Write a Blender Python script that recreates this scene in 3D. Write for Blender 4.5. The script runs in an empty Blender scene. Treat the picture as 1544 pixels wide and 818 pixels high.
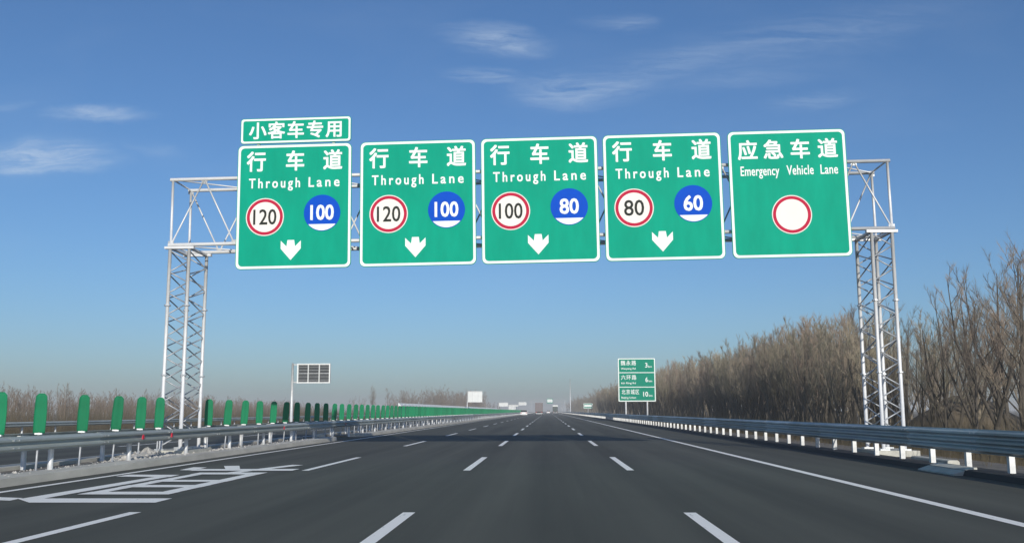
import bpy, math, random
import numpy as np
from mathutils import Vector, Matrix

sc = bpy.context.scene
COL = sc.collection
PI = math.pi

# ------------------------------------------------------------------ camera
W, H, F = 1544.0, 818.0, 1450.0         # photo size and focal length in photo pixels
CAM_H = 1.387
YAW, PITCH, ROLL = 0.036410, 0.143936, 0.003
cr = Vector((math.cos(YAW), math.sin(YAW), 0))
cf = Vector((-math.sin(YAW) * math.cos(PITCH), math.cos(YAW) * math.cos(PITCH), math.sin(PITCH)))
cu = cr.cross(cf)
CX = cr * math.cos(ROLL) - cu * math.sin(ROLL)
CY = cr * math.sin(ROLL) + cu * math.cos(ROLL)
cam = bpy.data.cameras.new('camera')
cam.sensor_fit = 'HORIZONTAL'; cam.sensor_width = 36.0
cam.lens = 36.0 * F / W
cam.clip_start = 0.1; cam.clip_end = 12000
camo = bpy.data.objects.new('camera', cam); COL.objects.link(camo)
camo.matrix_world = Matrix((
    (CX.x, CY.x, -cf.x, 0), (CX.y, CY.y, -cf.y, 0), (CX.z, CY.z, -cf.z, CAM_H), (0, 0, 0, 1)))
sc.camera = camo
def ray(px, py):
    return CX * ((px - W / 2) / F) - CY * ((py - H / 2) / F) + cf

# ------------------------------------------------------------------ sky, sun, exposure
SUN_EL, SUN_AZ = math.radians(18.9), math.radians(14.0)     # behind the camera, to its right
world = bpy.data.worlds.new('World'); sc.world = world; world.use_nodes = True
nt = world.node_tree; N = nt.nodes; L = nt.links
for n in list(N): N.remove(n)
def wn(t, **k):
    n = N.new(t)
    for a, b in k.items(): setattr(n, a, b)
    return n
def math_(op, a, b=None, clamp=False):
    n = wn('ShaderNodeMath', operation=op, use_clamp=clamp)
    for i, v in enumerate((a, b)):
        if v is None: continue
        if isinstance(v, (int, float)): n.inputs[i].default_value = v
        else: L.new(v, n.inputs[i])
    return n.outputs[0]
sky = wn('ShaderNodeTexSky', sky_type='NISHITA')
sky.sun_disc = False
sky.sun_elevation = SUN_EL; sky.sun_rotation = PI - SUN_AZ
sky.altitude = 0; sky.air_density = 1.0; sky.dust_density = 0.95; sky.ozone_density = 6.7
tc = wn('ShaderNodeTexCoord')
sep = wn('ShaderNodeSeparateXYZ'); L.new(tc.outputs['Generated'], sep.inputs[0])
ay = math_('MAXIMUM', math_('ABSOLUTE', sep.outputs[1]), 0.05)
gx = math_('DIVIDE', sep.outputs[0], ay); gz = math_('DIVIDE', sep.outputs[2], ay)
gp = wn('ShaderNodeCombineXYZ'); L.new(gx, gp.inputs[0]); L.new(gz, gp.inputs[1]); L.new(sep.outputs[1], gp.inputs[2])
# thin cirrus wisps: (pixel, half length, half height, tilt, density); the streaky noise gives them their fibres
def noise(vec, scale, sx, sy, detail=6, rough=0.6, dist=0.0, off=0.0):
    m = wn('ShaderNodeMapping'); m.inputs['Scale'].default_value = (sx, sy, 1); m.inputs['Location'].default_value = (off, off * .7, 0)
    L.new(vec, m.inputs[0])
    n = wn('ShaderNodeTexNoise'); n.inputs['Scale'].default_value = scale; n.inputs['Detail'].default_value = detail
    n.inputs['Roughness'].default_value = rough; n.inputs['Distortion'].default_value = dist
    L.new(m.outputs[0], n.inputs['Vector']); return n.outputs['Fac']
wx = noise(gp.outputs[0], 9, .6, 1.6, 5, .6, 0, 7.3); wz = noise(gp.outputs[0], 9, .6, 1.6, 5, .6, 0, 2.9)
wv = wn('ShaderNodeCombineXYZ'); L.new(math_('MULTIPLY', math_('SUBTRACT', wx, .5), .16), wv.inputs[0]); L.new(math_('MULTIPLY', math_('SUBTRACT', wz, .5), .040), wv.inputs[1])
wa = wn('ShaderNodeVectorMath', operation='ADD'); L.new(gp.outputs[0], wa.inputs[0]); L.new(wv.outputs[0], wa.inputs[1])
fib = noise(wa.outputs[0], 20, 0.32, 3.2, 10, 0.68, 0.6, 3.1)
soft = noise(gp.outputs[0], 5, 0.7, 2.0, 4, 0.55, 0.3, 1.7)
total = None
for (px, py, hw, hh, tilt, dens) in [
        (62, 238, 110, 26, -0.06, 1.25), (30, 252, 80, 16, -.05, .9), (150, 176, 85, 14, 0.02, .75), (5, 160, 40, 9, 0, .35),
        (738, 60, 85, 21, -0.07, .85), (715, 114, 60, 14, -.05, .6), (870, 132, 115, 32, 0.02, .72), (955, 30, 60, 15, 0, .45),
        (1010, 96, 180, 28, 0.18, .42), (1200, 60, 240, 40, 0.16, .30), (1245, 150, 85, 18, 0.1, .34), (230, 225, 50, 12, -.2, .22),
        (1120, 118, 170, 20, .1, .16)]:
    d = ray(px, py); cxx, czz = d.x / d.y, d.z / d.y
    m = wn('ShaderNodeMapping', vector_type='TEXTURE')
    m.inputs['Location'].default_value = (cxx, czz, 0); m.inputs['Rotation'].default_value = (0, 0, tilt)
    m.inputs['Scale'].default_value = (hw / F * 1.5, hh / F * 1.45, 1e6)
    L.new(wa.outputs[0], m.inputs[0])
    ln = wn('ShaderNodeVectorMath', operation='LENGTH'); L.new(m.outputs[0], ln.inputs[0])
    mr = wn('ShaderNodeMapRange', interpolation_type='SMOOTHSTEP')
    mr.inputs[1].default_value = 1.0; mr.inputs[2].default_value = 0.0; mr.inputs[3].default_value = 0; mr.inputs[4].default_value = dens
    L.new(ln.outputs['Value'], mr.inputs[0])
    total = mr.outputs[0] if total is None else math_('MAXIMUM', total, mr.outputs[0])
front = math_('GREATER_THAN', sep.outputs[1], 0.2)
fibc = math_('MULTIPLY', math_('SUBTRACT', fib, 0.34), 3.0, True)
cl = math_('MULTIPLY', math_('MULTIPLY', total, fibc), front)
veil = math_('MULTIPLY', math_('SUBTRACT', soft, 0.5, True), 0.22)          # faint veil all round the sky
cl = math_('ADD', cl, veil, True)
cl = math_('MULTIPLY', cl, math_('MULTIPLY', math_('SUBTRACT', sep.outputs[2], 0.02), 9.0, True))
mix = wn('ShaderNodeMix', data_type='RGBA')
L.new(math_('MULTIPLY', cl, 0.62), mix.inputs[0])
L.new(sky.outputs[0], mix.inputs[6])
mix.inputs[7].default_value = (5.6, 6.6, 7.8, 1)
bg = wn('ShaderNodeBackground'); bg.inputs[1].default_value = 0.108
L.new(mix.outputs[2], bg.inputs[0])
wo = wn('ShaderNodeOutputWorld'); L.new(bg.outputs[0], wo.inputs[0])

sun = bpy.data.lights.new('sun', 'SUN'); sun.energy = 4.0; sun.angle = math.radians(0.5); sun.color = (1.0, 0.93, 0.83)
suno = bpy.data.objects.new('sun', sun); COL.objects.link(suno)
to_sun = Vector((math.sin(SUN_AZ) * math.cos(SUN_EL), -math.cos(SUN_AZ) * math.cos(SUN_EL), math.sin(SUN_EL)))
suno.rotation_euler = to_sun.to_track_quat('Z', 'Y').to_euler(); suno.location = (20, -60, 40)

sc.view_settings.view_transform = 'Standard'; sc.view_settings.look = 'None'
sc.view_settings.gamma = 1; sc.view_settings.use_curve_mapping = False
sc.view_settings.exposure = 0.0
sc.render.engine = 'CYCLES'
sc.cycles.max_bounces = 4; sc.cycles.diffuse_bounces = 2; sc.cycles.glossy_bounces = 2
sc.cycles.volume_bounces = 0; sc.cycles.transparent_max_bounces = 4
sc.cycles.use_denoising = True

# ------------------------------------------------------------------ materials
MATS = {}
def mat(name, col, rough=0.6, metal=0.0, var=0.0, scale=4.0, stretch=(1, 1, 1), bump=0.0, bscale=60.0, col2=None,
        thr=None, spec=0.5, emit=None):
    """Principled with a noise that varies the colour between col and col2 (or col darkened by var)."""
    m = bpy.data.materials.new(name); m.use_nodes = True; MATS[name] = m
    t = m.node_tree; p = t.nodes['Principled BSDF']
    p.inputs['Roughness'].default_value = rough; p.inputs['Metallic'].default_value = metal
    p.inputs['Specular IOR Level'].default_value = spec
    c = (*col, 1); p.inputs['Base Color'].default_value = c
    if var or col2:
        tcn = t.nodes.new('ShaderNodeTexCoord'); mp = t.nodes.new('ShaderNodeMapping')
        mp.inputs['Scale'].default_value = stretch
        t.links.new(tcn.outputs['Object'], mp.inputs[0])
        n = t.nodes.new('ShaderNodeTexNoise'); n.inputs['Scale'].default_value = scale; n.inputs['Detail'].default_value = 7
        n.inputs['Roughness'].default_value = 0.62
        t.links.new(mp.outputs[0], n.inputs['Vector'])
        r = t.nodes.new('ShaderNodeValToRGB')
        lo, hi = thr if thr else (0.3, 0.7)
        r.color_ramp.elements[0].position = lo; r.color_ramp.elements[1].position = hi
        k = 1 - var
        r.color_ramp.elements[0].color = (*(col2 if col2 else (col[0] * k, col[1] * k, col[2] * k)), 1)
        r.color_ramp.elements[1].color = c
        t.links.new(n.outputs['Fac'], r.inputs[0]); t.links.new(r.outputs[0], p.inputs['Base Color'])
    if bump:
        tcn = t.nodes.new('ShaderNodeTexCoord')
        n = t.nodes.new('ShaderNodeTexNoise'); n.inputs['Scale'].default_value = bscale; n.inputs['Detail'].default_value = 4
        t.links.new(tcn.outputs['Object'], n.inputs['Vector'])
        b = t.nodes.new('ShaderNodeBump'); b.inputs['Strength'].default_value = bump; b.inputs['Distance'].default_value = 0.02
        t.links.new(n.outputs['Fac'], b.inputs['Height']); t.links.new(b.outputs[0], p.inputs['Normal'])
    return m

def asphalt_mat(name, base):
    m = bpy.data.materials.new(name); m.use_nodes = True; MATS[name] = m
    t = m.node_tree; p = t.nodes['Principled BSDF']; A = t.nodes.new; K = t.links.new
    tcn = A('ShaderNodeTexCoord')
    def nz(scale, st, det, rg=0.6):
        mp = A('ShaderNodeMapping'); mp.inputs['Scale'].default_value = st; K(tcn.outputs['Object'], mp.inputs[0])
        n = A('ShaderNodeTexNoise'); n.inputs['Scale'].default_value = scale; n.inputs['Detail'].default_value = det
        n.inputs['Roughness'].default_value = rg; K(mp.outputs[0], n.inputs['Vector']); return n.outputs['Fac']
    grain = nz(55, (1, 1, 1), 3, .7); streak = nz(1.1, (1, .018, 1), 5); blot = nz(.35, (1, .25, 1), 5)
    def mx(a, b, w):
        n = A('ShaderNodeMath'); n.operation = 'MULTIPLY_ADD'; K(a, n.inputs[0]); n.inputs[1].default_value = w
        if isinstance(b, float): n.inputs[2].default_value = b
        else: K(b, n.inputs[2])
        return n.outputs[0]
    s = mx(grain, mx(streak, mx(blot, -0.22, .42), .80), .34)   # centred near .5
    sx = A('ShaderNodeSeparateXYZ'); K(tcn.outputs['Object'], sx.inputs[0])
    ph = A('ShaderNodeMath'); ph.operation = 'MULTIPLY_ADD'; K(sx.outputs[0], ph.inputs[0]); ph.inputs[1].default_value = 2 * PI / 1.925; ph.inputs[2].default_value = -2 * PI * .96 / 1.925
    co = A('ShaderNodeMath'); co.operation = 'COSINE'; K(ph.outputs[0], co.inputs[0])
    cw_ = A('ShaderNodeMath'); cw_.operation = 'MULTIPLY'; K(co.outputs[0], cw_.inputs[0]); K(nz(.5, (1, .03, 1), 3), cw_.inputs[1])
    s = mx(cw_.outputs[0], s, .11)                              # paler, polished wheel tracks
    st = A('ShaderNodeMapRange'); K(nz(2.2, (1, .5, 1), 3), st.inputs[0]); st.inputs[1].default_value = .68; st.inputs[2].default_value = .78; st.inputs[4].default_value = -.12
    ad = A('ShaderNodeMath'); K(s, ad.inputs[0]); K(st.outputs[0], ad.inputs[1]); s = ad.outputs[0]   # oil spots
    r = A('ShaderNodeValToRGB'); e = r.color_ramp.elements
    e[0].position = .28; e[1].position = .86
    e[0].color = (base[0] * .62, base[1] * .62, base[2] * .63, 1); e[1].color = (base[0] * 1.5, base[1] * 1.5, base[2] * 1.47, 1)
    K(s, r.inputs[0]); K(r.outputs[0], p.inputs['Base Color'])
    p.inputs['Roughness'].default_value = .88; p.inputs['Specular IOR Level'].default_value = .25
    b = A('ShaderNodeBump'); b.inputs['Strength'].default_value = .35; b.inputs['Distance'].default_value = .006
    K(nz(120, (1, 1, 1), 2), b.inputs['Height']); K(b.outputs[0], p.inputs['Normal'])
    return m

def wear_paint(name, col):
    """Thermoplastic road paint, worn through in small specks and tyre streaks."""
    m = mat(name, col, .75, col2=(.36, .37, .36), scale=13, stretch=(1, .22, 1), thr=(.24, .40), spec=.3)
    return m

def per_piece(m, lo, hi):
    """Random tone per object; on rail beams it paints in their uneven reflections."""
    t = m.node_tree; p = t.nodes['Principled BSDF']; src = p.inputs['Base Color'].links[0].from_socket
    oi = t.nodes.new('ShaderNodeObjectInfo'); mr = t.nodes.new('ShaderNodeMapRange'); mr.inputs[3].default_value = lo; mr.inputs[4].default_value = hi
    vm = t.nodes.new('ShaderNodeVectorMath'); vm.operation = 'SCALE'
    t.links.new(oi.outputs['Random'], mr.inputs[0]); t.links.new(src, vm.inputs[0]); t.links.new(mr.outputs[0], vm.inputs['Scale'])
    t.links.new(vm.outputs[0], p.inputs['Base Color'])
A_ROAD = asphalt_mat('asphalt', (.076, .079, .066))
A_BERM = asphalt_mat('asphalt_berm', (.040, .043, .045))
M_LINE = wear_paint('road_paint', (.93, .92, .86))
M_STEEL = mat('galvanised_steel', (.62, .65, .67), .42, .55, var=.22, scale=5, bump=.03, bscale=40)
M_LATT = mat('painted_lattice', (.74, .76, .77), .5, .15, var=.16, scale=3.5)
M_RAIL = mat('guardrail_steel', (.46, .52, .53), .46, .4, var=.30, scale=1.6, stretch=(1, .35, 1.5))
M_RAIL2 = mat('median_rail_steel', (.50, .55, .53), .5, .25, var=.28, scale=1.6, stretch=(1, .35, 1.5))
M_POST = mat('guardrail_post', (.70, .72, .72), .5, .2, var=.25, scale=6)
per_piece(M_RAIL, .72, 1.18); per_piece(M_RAIL2, .82, 1.12); per_piece(M_POST, .8, 1.08)
M_GREEN = mat('sign_green', (.0005, .35, .225), .65, var=.18, scale=1.1, stretch=(1.6, 1, .45), spec=.08)
M_GREEN2 = mat('sign_green_far', (.002, .24, .155), .65, var=.10, scale=1.0, spec=.08)
M_WHITE = mat('sign_white', (.82, .87, .85), .65, var=.05, scale=2, spec=.1)
M_CREAM = mat('sign_disc_white', (.80, .79, .74), .7, var=.05, scale=2, spec=.1)
M_RED = mat('sign_red', (.50, .02, .06), .7, var=.12, scale=3, spec=.1)
M_BLUE = mat('sign_blue', (.001, .075, .52), .65, var=.08, scale=3, spec=.08)
M_BLACK = mat('sign_black', (.03, .035, .03), .7, var=.2, scale=3, spec=.1)
M_ALU = mat('sign_back_aluminium', (.50, .52, .53), .45, .5, var=.2, scale=3)
M_CONC = mat('concrete', (.42, .41, .38), .9, var=.38, scale=2.2, bump=.3, bscale=30)
M_CONCW = mat('pale_concrete_block', (.56, .56, .50), .9, var=.3, scale=4, bump=.25, bscale=40)
M_APRON = mat('dusty_concrete_apron', (.62, .60, .53), .95, var=.35, scale=1.6, stretch=(1.6, .35, 1), bump=.4, bscale=26)
M_DIRT = mat('median_soil', (.21, .19, .16), .98, var=.5, scale=2.4, bump=.5, bscale=14)
M_GROUND = mat('dry_field', (.155, .125, .085), 1.0, col2=(.085, .068, .045), scale=.35, bump=.6, bscale=2.0)
M_STONE = mat('rubble_stone', (.52, .51, .48), .95, var=.35, scale=6, bump=.3, bscale=20)
M_BARK = mat('bark', (.165, .145, .115), .95, var=.5, scale=3.0, stretch=(3, 3, .6))
M_TWIG = mat('twigs', (.32, .272, .20), .95, var=.3, scale=.7)
M_TWIG2 = mat('twigs_reddish', (.33, .262, .20), .95, var=.3, scale=.5)
M_TWIG3 = mat('twigs_olive', (.30, .272, .19), .95, var=.3, scale=.7)
M_WEED = mat('dry_weeds', (.17, .14, .085), .95, col2=(.085, .07, .04), scale=.9)
M_PANEL = mat('green_plastic', (.008, .215, .095), .7, var=.25, scale=2.2, spec=.2)
per_piece(M_PANEL, .8, 1.12); per_piece(M_TWIG, .75, 1.2); per_piece(M_TWIG2, .75, 1.2); per_piece(M_TWIG3, .75, 1.2)
M_REFL = mat('red_reflector', (.62, .03, .06), .3)
M_CARW = mat('white_car_paint', (.78, .80, .80), .25, var=.05, scale=1)
M_CARD = mat('dark_car_paint', (.05, .055, .06), .3, var=.1, scale=1)
M_GLASS = mat('tinted_glass', (.015, .02, .022), .08, spec=.7)
M_TYRE = mat('rubber', (.02, .02, .02), .85, var=.2, scale=8)
M_RIM = mat('alloy', (.45, .46, .47), .3, .8)
M_TAIL = mat('tail_light_red', (.42, .015, .015), .25)
M_BOXP = mat('dusty_rose_truck_box', (.17, .145, .15), .6, var=.2, scale=1.2)
M_BOXD = mat('dark_green_truck_box', (.035, .06, .055), .6, var=.3, scale=1.2)
M_WALLW = mat('barrier_white', (.80, .83, .81), .6, var=.12, scale=.6)
M_WALLG = mat('barrier_green', (.03, .27, .16), .6, var=.15, scale=.6)
M_CELL = mat('dark_grey_panel', (.035, .042, .045), .55, var=.25, scale=2)

# ------------------------------------------------------------------ mesh helpers
class MB:
    def __init__(s): s.v = []; s.f = []
    def add(s, vs, fs):
        o = len(s.v); s.v += [tuple(p) for p in vs]; s.f += [tuple(i + o for i in f) for f in fs]; return s
    def box(s, x0, x1, y0, y1, z0, z1):
        return s.add([(x0, y0, z0), (x1, y0, z0), (x1, y1, z0), (x0, y1, z0), (x0, y0, z1), (x1, y0, z1), (x1, y1, z1), (x0, y1, z1)],
                     [(0, 3, 2, 1), (4, 5, 6, 7), (0, 1, 5, 4), (1, 2, 6, 5), (2, 3, 7, 6), (3, 0, 4, 7)])
    def tube(s, pts, rad, n=6, cap=True):
        pts = [Vector(p) for p in pts]
        if isinstance(rad, (int, float)): rad = [rad] * len(pts)
        vs = []; fs = []
        for i, p in enumerate(pts):
            d = (pts[min(i + 1, len(pts) - 1)] - pts[max(i - 1, 0)]).normalized()
            a = d.cross(Vector((0, 1, 0)) if abs(d.y) < .9 else Vector((1, 0, 0))).normalized(); b = d.cross(a)
            for k in range(n):
                t = 2 * PI * k / n
                vs.append(p + (a * math.cos(t) + b * math.sin(t)) * rad[i])
        for i in range(len(pts) - 1):
            for k in range(n):
                k2 = (k + 1) % n
                fs.append((i * n + k, i * n + k2, (i + 1) * n + k2, (i + 1) * n + k))
        if cap:
            fs.append(tuple(range(n))); fs.append(tuple((len(pts) - 1) * n + k for k in reversed(range(n))))
        return s.add(vs, fs)
    def spike(s, p0, p1, r):
        p0 = Vector(p0); p1 = Vector(p1); d = p1 - p0
        a = d.cross(Vector((.3, 1, .1))).normalized(); b = d.cross(a).normalized()
        return s.add([p0 + a * r, p0 - a * r * .5 + b * r * .87, p0 - a * r * .5 - b * r * .87, p1], [(0, 1, 3), (1, 2, 3), (2, 0, 3)])
    def prism_y(s, poly, y0, y1):
        """2D outline in x,z pushed from y0 to y1."""
        n = len(poly)
        vs = [(x, y0, z) for x, z in poly] + [(x, y1, z) for x, z in poly]
        return s.add(vs, [tuple(range(n)), tuple(range(2 * n - 1, n - 1, -1))] + [(i, i + n, (i + 1) % n + n, (i + 1) % n) for i in range(n)])
    def prism_x(s, poly, x0, x1):
        n = len(poly)
        vs = [(x0, y, z) for y, z in poly] + [(x1, y, z) for y, z in poly]
        return s.add(vs, [tuple(range(n - 1, -1, -1)), tuple(range(n, 2 * n))] + [(i, (i + 1) % n, (i + 1) % n + n, i + n) for i in range(n)])
    def ring_y(s, outer, inner, y0, y1):
        n = len(outer)
        vs = [(x, y0, z) for x, z in outer] + [(x, y0, z) for x, z in inner] + [(x, y1, z) for x, z in outer] + [(x, y1, z) for x, z in inner]
        fs = []
        for i in range(n):
            j = (i + 1) % n
            fs += [(i, j, j + n, i + n), (i + 2 * n, i + 3 * n, j + 3 * n, j + 2 * n), (i, i + 2 * n, j + 2 * n, j), (i + n, j + n, j + 3 * n, i + 3 * n)]
        return s.add(vs, fs)
    def mesh(s, name, m, smooth=False):
        me = bpy.data.meshes.new(name); me.from_pydata(s.v, [], s.f); me.materials.append(m)
        if smooth: me.shade_smooth()
        me.update(); return me
    def build(s, name, m, parent=None, smooth=False):
        return link(name, s.mesh(name, m, smooth), parent)

def link(name, me, parent=None):
    o = bpy.data.objects.new(name, me); COL.objects.link(o)
    if parent is not None: o.parent = parent
    return o
def tag(o, label=None, cat=None, group=None, kind=None):
    if label: o['label'] = label
    if cat: o['category'] = cat
    if group: o['group'] = group
    if kind: o['kind'] = kind
    return o
def empty(name, loc, rot=(0, 0, 0)):
    o = bpy.data.objects.new(name, None); COL.objects.link(o)
    o.location = loc; o.rotation_euler = rot; o.empty_display_size = .3
    return o
def copy_tree(o, parent=None):
    c = o.copy(); COL.objects.link(c); c.parent = parent
    for ch in o.children: copy_tree(ch, c)
    return c
def circle(cx, cz, r, n=40, a0=0, a1=2 * PI):
    return [(cx + r * math.cos(a0 + (a1 - a0) * i / n), cz + r * math.sin(a0 + (a1 - a0) * i / n)) for i in range(n)]
def rrect(x0, x1, z0, z1, r, k=6):
    p = []
    for (cx, cz, a) in ((x1 - r, z1 - r, 0), (x0 + r, z1 - r, PI / 2), (x0 + r, z0 + r, PI), (x1 - r, z0 + r, 1.5 * PI)):
        for i in range(k + 1): p.append((cx + r * math.cos(a + PI / 2 * i / k), cz + r * math.sin(a + PI / 2 * i / k)))
    return p

# lettering: a text curve turned into a mesh, upright in x,z, facing -y
def text_mesh(body, m, bold=0.0, depth=.004, spacing=1.0):
    cu_ = bpy.data.curves.new('lettering', 'FONT'); cu_.body = body; cu_.size = 1.0; cu_.offset = bold; cu_.space_character = spacing
    cu_.extrude = depth; cu_.resolution_u = 3; cu_.fill_mode = 'BOTH'
    to = bpy.data.objects.new('lettering', cu_); COL.objects.link(to)
    dg = bpy.context.evaluated_depsgraph_get(); dg.update()
    me = bpy.data.meshes.new_from_object(to.evaluated_get(dg))
    bpy.data.objects.remove(to); bpy.data.curves.remove(cu_)
    me.materials.clear(); me.materials.append(m); me.name = 'lettering'
    return me
def embolden(me, dx, dz, step):
    """Thicken strokes: copies of the outline shifted by a hair, each a hair prouder so no faces share a plane."""
    a = vco(me); n = len(a)
    polys = [tuple(p.vertices) for p in me.polygons]; V = []; P = []
    for i, (sx, sz) in enumerate(((0, 0), (1, .6), (-1, -.6), (.6, -1), (-.6, 1), (1, -1), (-1, 1), (-1, 1), (1, 1))):
        c = a.copy(); c[:, 0] += sx * dx; c[:, 2 if step[1] else 1] += sz * dz
        if step[1]: c[:, 1] -= i * step[1]
        else: c[:, 2] += i * step[2]
        V.append(c); P += [tuple(v + i * n for v in p) for p in polys]
    nm = bpy.data.meshes.new('lettering'); nm.from_pydata(np.concatenate(V).tolist(), [], P)
    nm.materials.append(me.materials[0]); nm.update(); return nm
def vco(me):
    a = np.empty(len(me.vertices) * 3); me.vertices.foreach_get('co', a); return a.reshape(-1, 3)
def set_vco(me, a):
    me.vertices.foreach_set('co', a.astype(np.float32).ravel()); me.update()
def fit_text(body, m, x0, x1, z0, z1, y, bold=0.0, spacing=1.0, depth=.003, scale_by=None):
    """Fit the ink of a line into the box x0..x1, z0..z1 (z range meant for capitals/figures), front at y."""
    me = text_mesh(body, m, 0.0, .5, spacing); a = vco(me)
    lo = a.min(0); hi = a.max(0)
    if scale_by:                                   # vertical scale from a reference glyph (descenders hang below)
        r = vco(text_mesh(scale_by, m, 0.0, .5)); zl, zh = r[:, 1].min(), r[:, 1].max()
    else: zl, zh = lo[1], hi[1]
    out = np.empty_like(a)
    out[:, 0] = x0 + (a[:, 0] - lo[0]) / (hi[0] - lo[0]) * (x1 - x0)
    out[:, 2] = z0 + (a[:, 1] - zl) / (zh - zl) * (z1 - z0)
    out[:, 1] = y - (a[:, 2] + .5) * depth
    set_vco(me, out); e_ = bold * (z1 - z0) * 1.0
    return embolden(me, e_, e_, (0, .0004, 0))
_ref = None
def cjk(ch, m, cx, cz, w, h, y, bold=.028, depth=.003):
    global _ref
    if _ref is None:
        r = vco(text_mesh('国', m, 0.0, .5)); _ref = (r.min(0), r.max(0))
    me = text_mesh(ch, m, 0.0, .5); a = vco(me); lo, hi = _ref
    c = (lo + hi) / 2; s = (hi - lo) * 1.02
    out = np.empty_like(a)
    out[:, 0] = cx + (a[:, 0] - c[0]) / s[0] * w
    out[:, 2] = cz + (a[:, 1] - c[1]) / s[1] * h
    out[:, 1] = y - (a[:, 2] + .5) * depth
    set_vco(me, out); return embolden(me, bold * w * .55, bold * h * .55, (0, .0004, 0))

# ------------------------------------------------------------------ ground, roads, painted markings
Y0, Y1 = -60.0, 3800.0
def strip(name, profile, y0, y1, m, kind='structure', ny=1):
    """Sheet with the cross profile [(x,z)...] run along the road."""
    vs = []; fs = []; n = len(profile)
    for j in range(ny + 1):
        y = y0 + (y1 - y0) * j / ny
        vs += [(x, y, z) for x, z in profile]
    for j in range(ny):
        for i in range(n - 1): fs.append((j * n + i, j * n + i + 1, (j + 1) * n + i + 1, (j + 1) * n + i))
    o = MB().add(vs, fs).build(name, m)
    o['kind'] = kind; return o
strip('ground', [(-3200, -.7), (-40, -.7), (-33.5, -.06), (9.5, -.06), (10.6, -.08), (15, -.75), (3200, -.75)], -250, 4000, M_GROUND)
strip('road', [(-32.2, 0), (9.4, 0)], Y0, Y1, A_ROAD)
# raised dark kerb along the emergency lane and the soil behind it
b = MB(); b.prism_y([(8.80, -.02), (8.86, .115), (9.02, .13), (9.55, .12), (9.62, -.05)], Y0, 1500)
tag(b.build('roadside_kerb', A_BERM), kind='structure')
b = MB(); b.box(9.63, 11.4, Y0, 1500, -.2, .045); tag(b.build('verge', M_DIRT), kind='structure')
# median: pale apron in front, soil bed, apron behind, with an opening between 49 and 53.7 m
for (ya, yb) in ((Y0, 48.8), (53.7, 1800)):
    med = empty('median', (0, 0, 0)); med['kind'] = 'structure'
    b = MB()
    if ya > 0: poly = [(-10.22, ya + 2.2), (-10.32, ya + .9), (-10.7, ya + .1), (-11.06, ya)]
    else: poly = [(-10.22, ya), (-11.06, ya)]
    top = poly + ([(-11.06, yb), (-10.22, yb)] if ya > 0 else [(-11.06, yb), (-10.75, yb - .1), (-10.4, yb - 1.0), (-10.22, yb - 2.4)])
    n = len(top)
    b.add([(x, y, -.02) for x, y in top] + [(x + (-.03 if x > -10.5 else 0), y, .15) for x, y in top],
          [tuple(range(2 * n - 1, n - 1, -1))] + [(i, i + n, (i + 1) % n + n, (i + 1) % n) for i in range(n)])
    b.build('kerb_apron', M_APRON, med)
    b = MB(); b.box(-12.36, -11.063, ya + .05, yb - .05, -.02, .07); b.build('soil_bed', M_DIRT, med)
    b = MB(); b.box(-13.0, -12.363, ya, yb, -.02, .15); b.build('kerb_apron', M_APRON, med)
# painted lines (4 mm sheets above the asphalt)
def flat(name, pts, z, m, parent=None):
    return MB().add([(x, y, z) for x, y in pts], [tuple(range(len(pts)))]).build(name, m, parent)
def line(name, x, y0, y1, w, label):
    o = flat(name, [(x - w / 2, y0), (x + w / 2, y0), (x + w / 2, y1), (x - w / 2, y1)], .006, M_LINE)
    o['kind'] = 'structure'; return o
line('edge_line', 5.75, Y0, 1600, .20, '')
line('edge_line', -9.62, Y0, 1600, .16, '')
line('edge_line', -13.7, Y0, 1600, .16, '')
line('edge_line', -28.9, Y0, 1600, .18, '')
for x in (-5.78, -1.93, 1.93, -17.5, -21.3, -25.1):
    mk = empty('lane_marking', (x, 0, 0)); mk['kind'] = 'structure'
    me = MB().add([(-.085, -3.3, .006), (.085, -3.3, .006), (.085, 3.3, .006), (-.085, 3.3, .006)], [(0, 1, 2, 3)]).mesh('dash', M_LINE)
    for k in range(-2, 40 if x > -10 else 12):
        d = link('dash', me, mk); d.location = (0, 10.3 + 16.1 * k, 0)
# the lane word painted on the asphalt of the left lane
strokes = [[(-8.66, 15.73), (-8.07, 15.02), (-6.08, 15.02), (-6.10, 15.75)], [(-9.40, 16.05), (-9.30, 15.60), (-8.55, 15.33), (-8.60, 15.80)],
           [(-8.55, 15.70), (-8.20, 15.70), (-8.20, 21.40), (-8.50, 21.40)], [(-9.40, 21.0), (-8.15, 20.85), (-8.20, 21.55), (-9.40, 21.65)],
           [(-8.98, 24.5), (-8.88, 23.3), (-8.52, 23.2), (-8.60, 24.4)], [(-8.0, 16.5), (-7.74, 16.5), (-7.74, 22.2), (-8.0, 22.2)],
           [(-6.76, 16.5), (-6.46, 16.5), (-6.46, 22.2), (-6.76, 22.2)]]
strokes += [[(-8.02, a_), (-6.44, a_), (-6.44, b_), (-8.02, b_)] for a_, b_ in ((16.45, 17.0), (18.0, 18.55), (19.4, 19.92), (21.65, 22.3))]
strokes += [[(-7.40, 22.2), (-7.08, 22.2), (-6.98, 23.0), (-7.25, 23.0)], [(-8.50, 22.95), (-6.05, 22.95), (-6.05, 23.65), (-8.50, 23.65)],
            [(-8.35, 24.95), (-7.86, 23.6), (-7.50, 23.6), (-7.98, 25.05)], [(-7.10, 23.6), (-6.78, 23.6), (-6.38, 25.3), (-6.70, 25.45)]]
o = empty('road_lettering', (0, 0, 0)); o['kind'] = 'structure'
for i_, st_ in enumerate(strokes): flat('stroke', st_, .006 + .0006 * i_, M_LINE, o)
o['label'] = 'large white lane character painted on the asphalt of the left lane'

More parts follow.
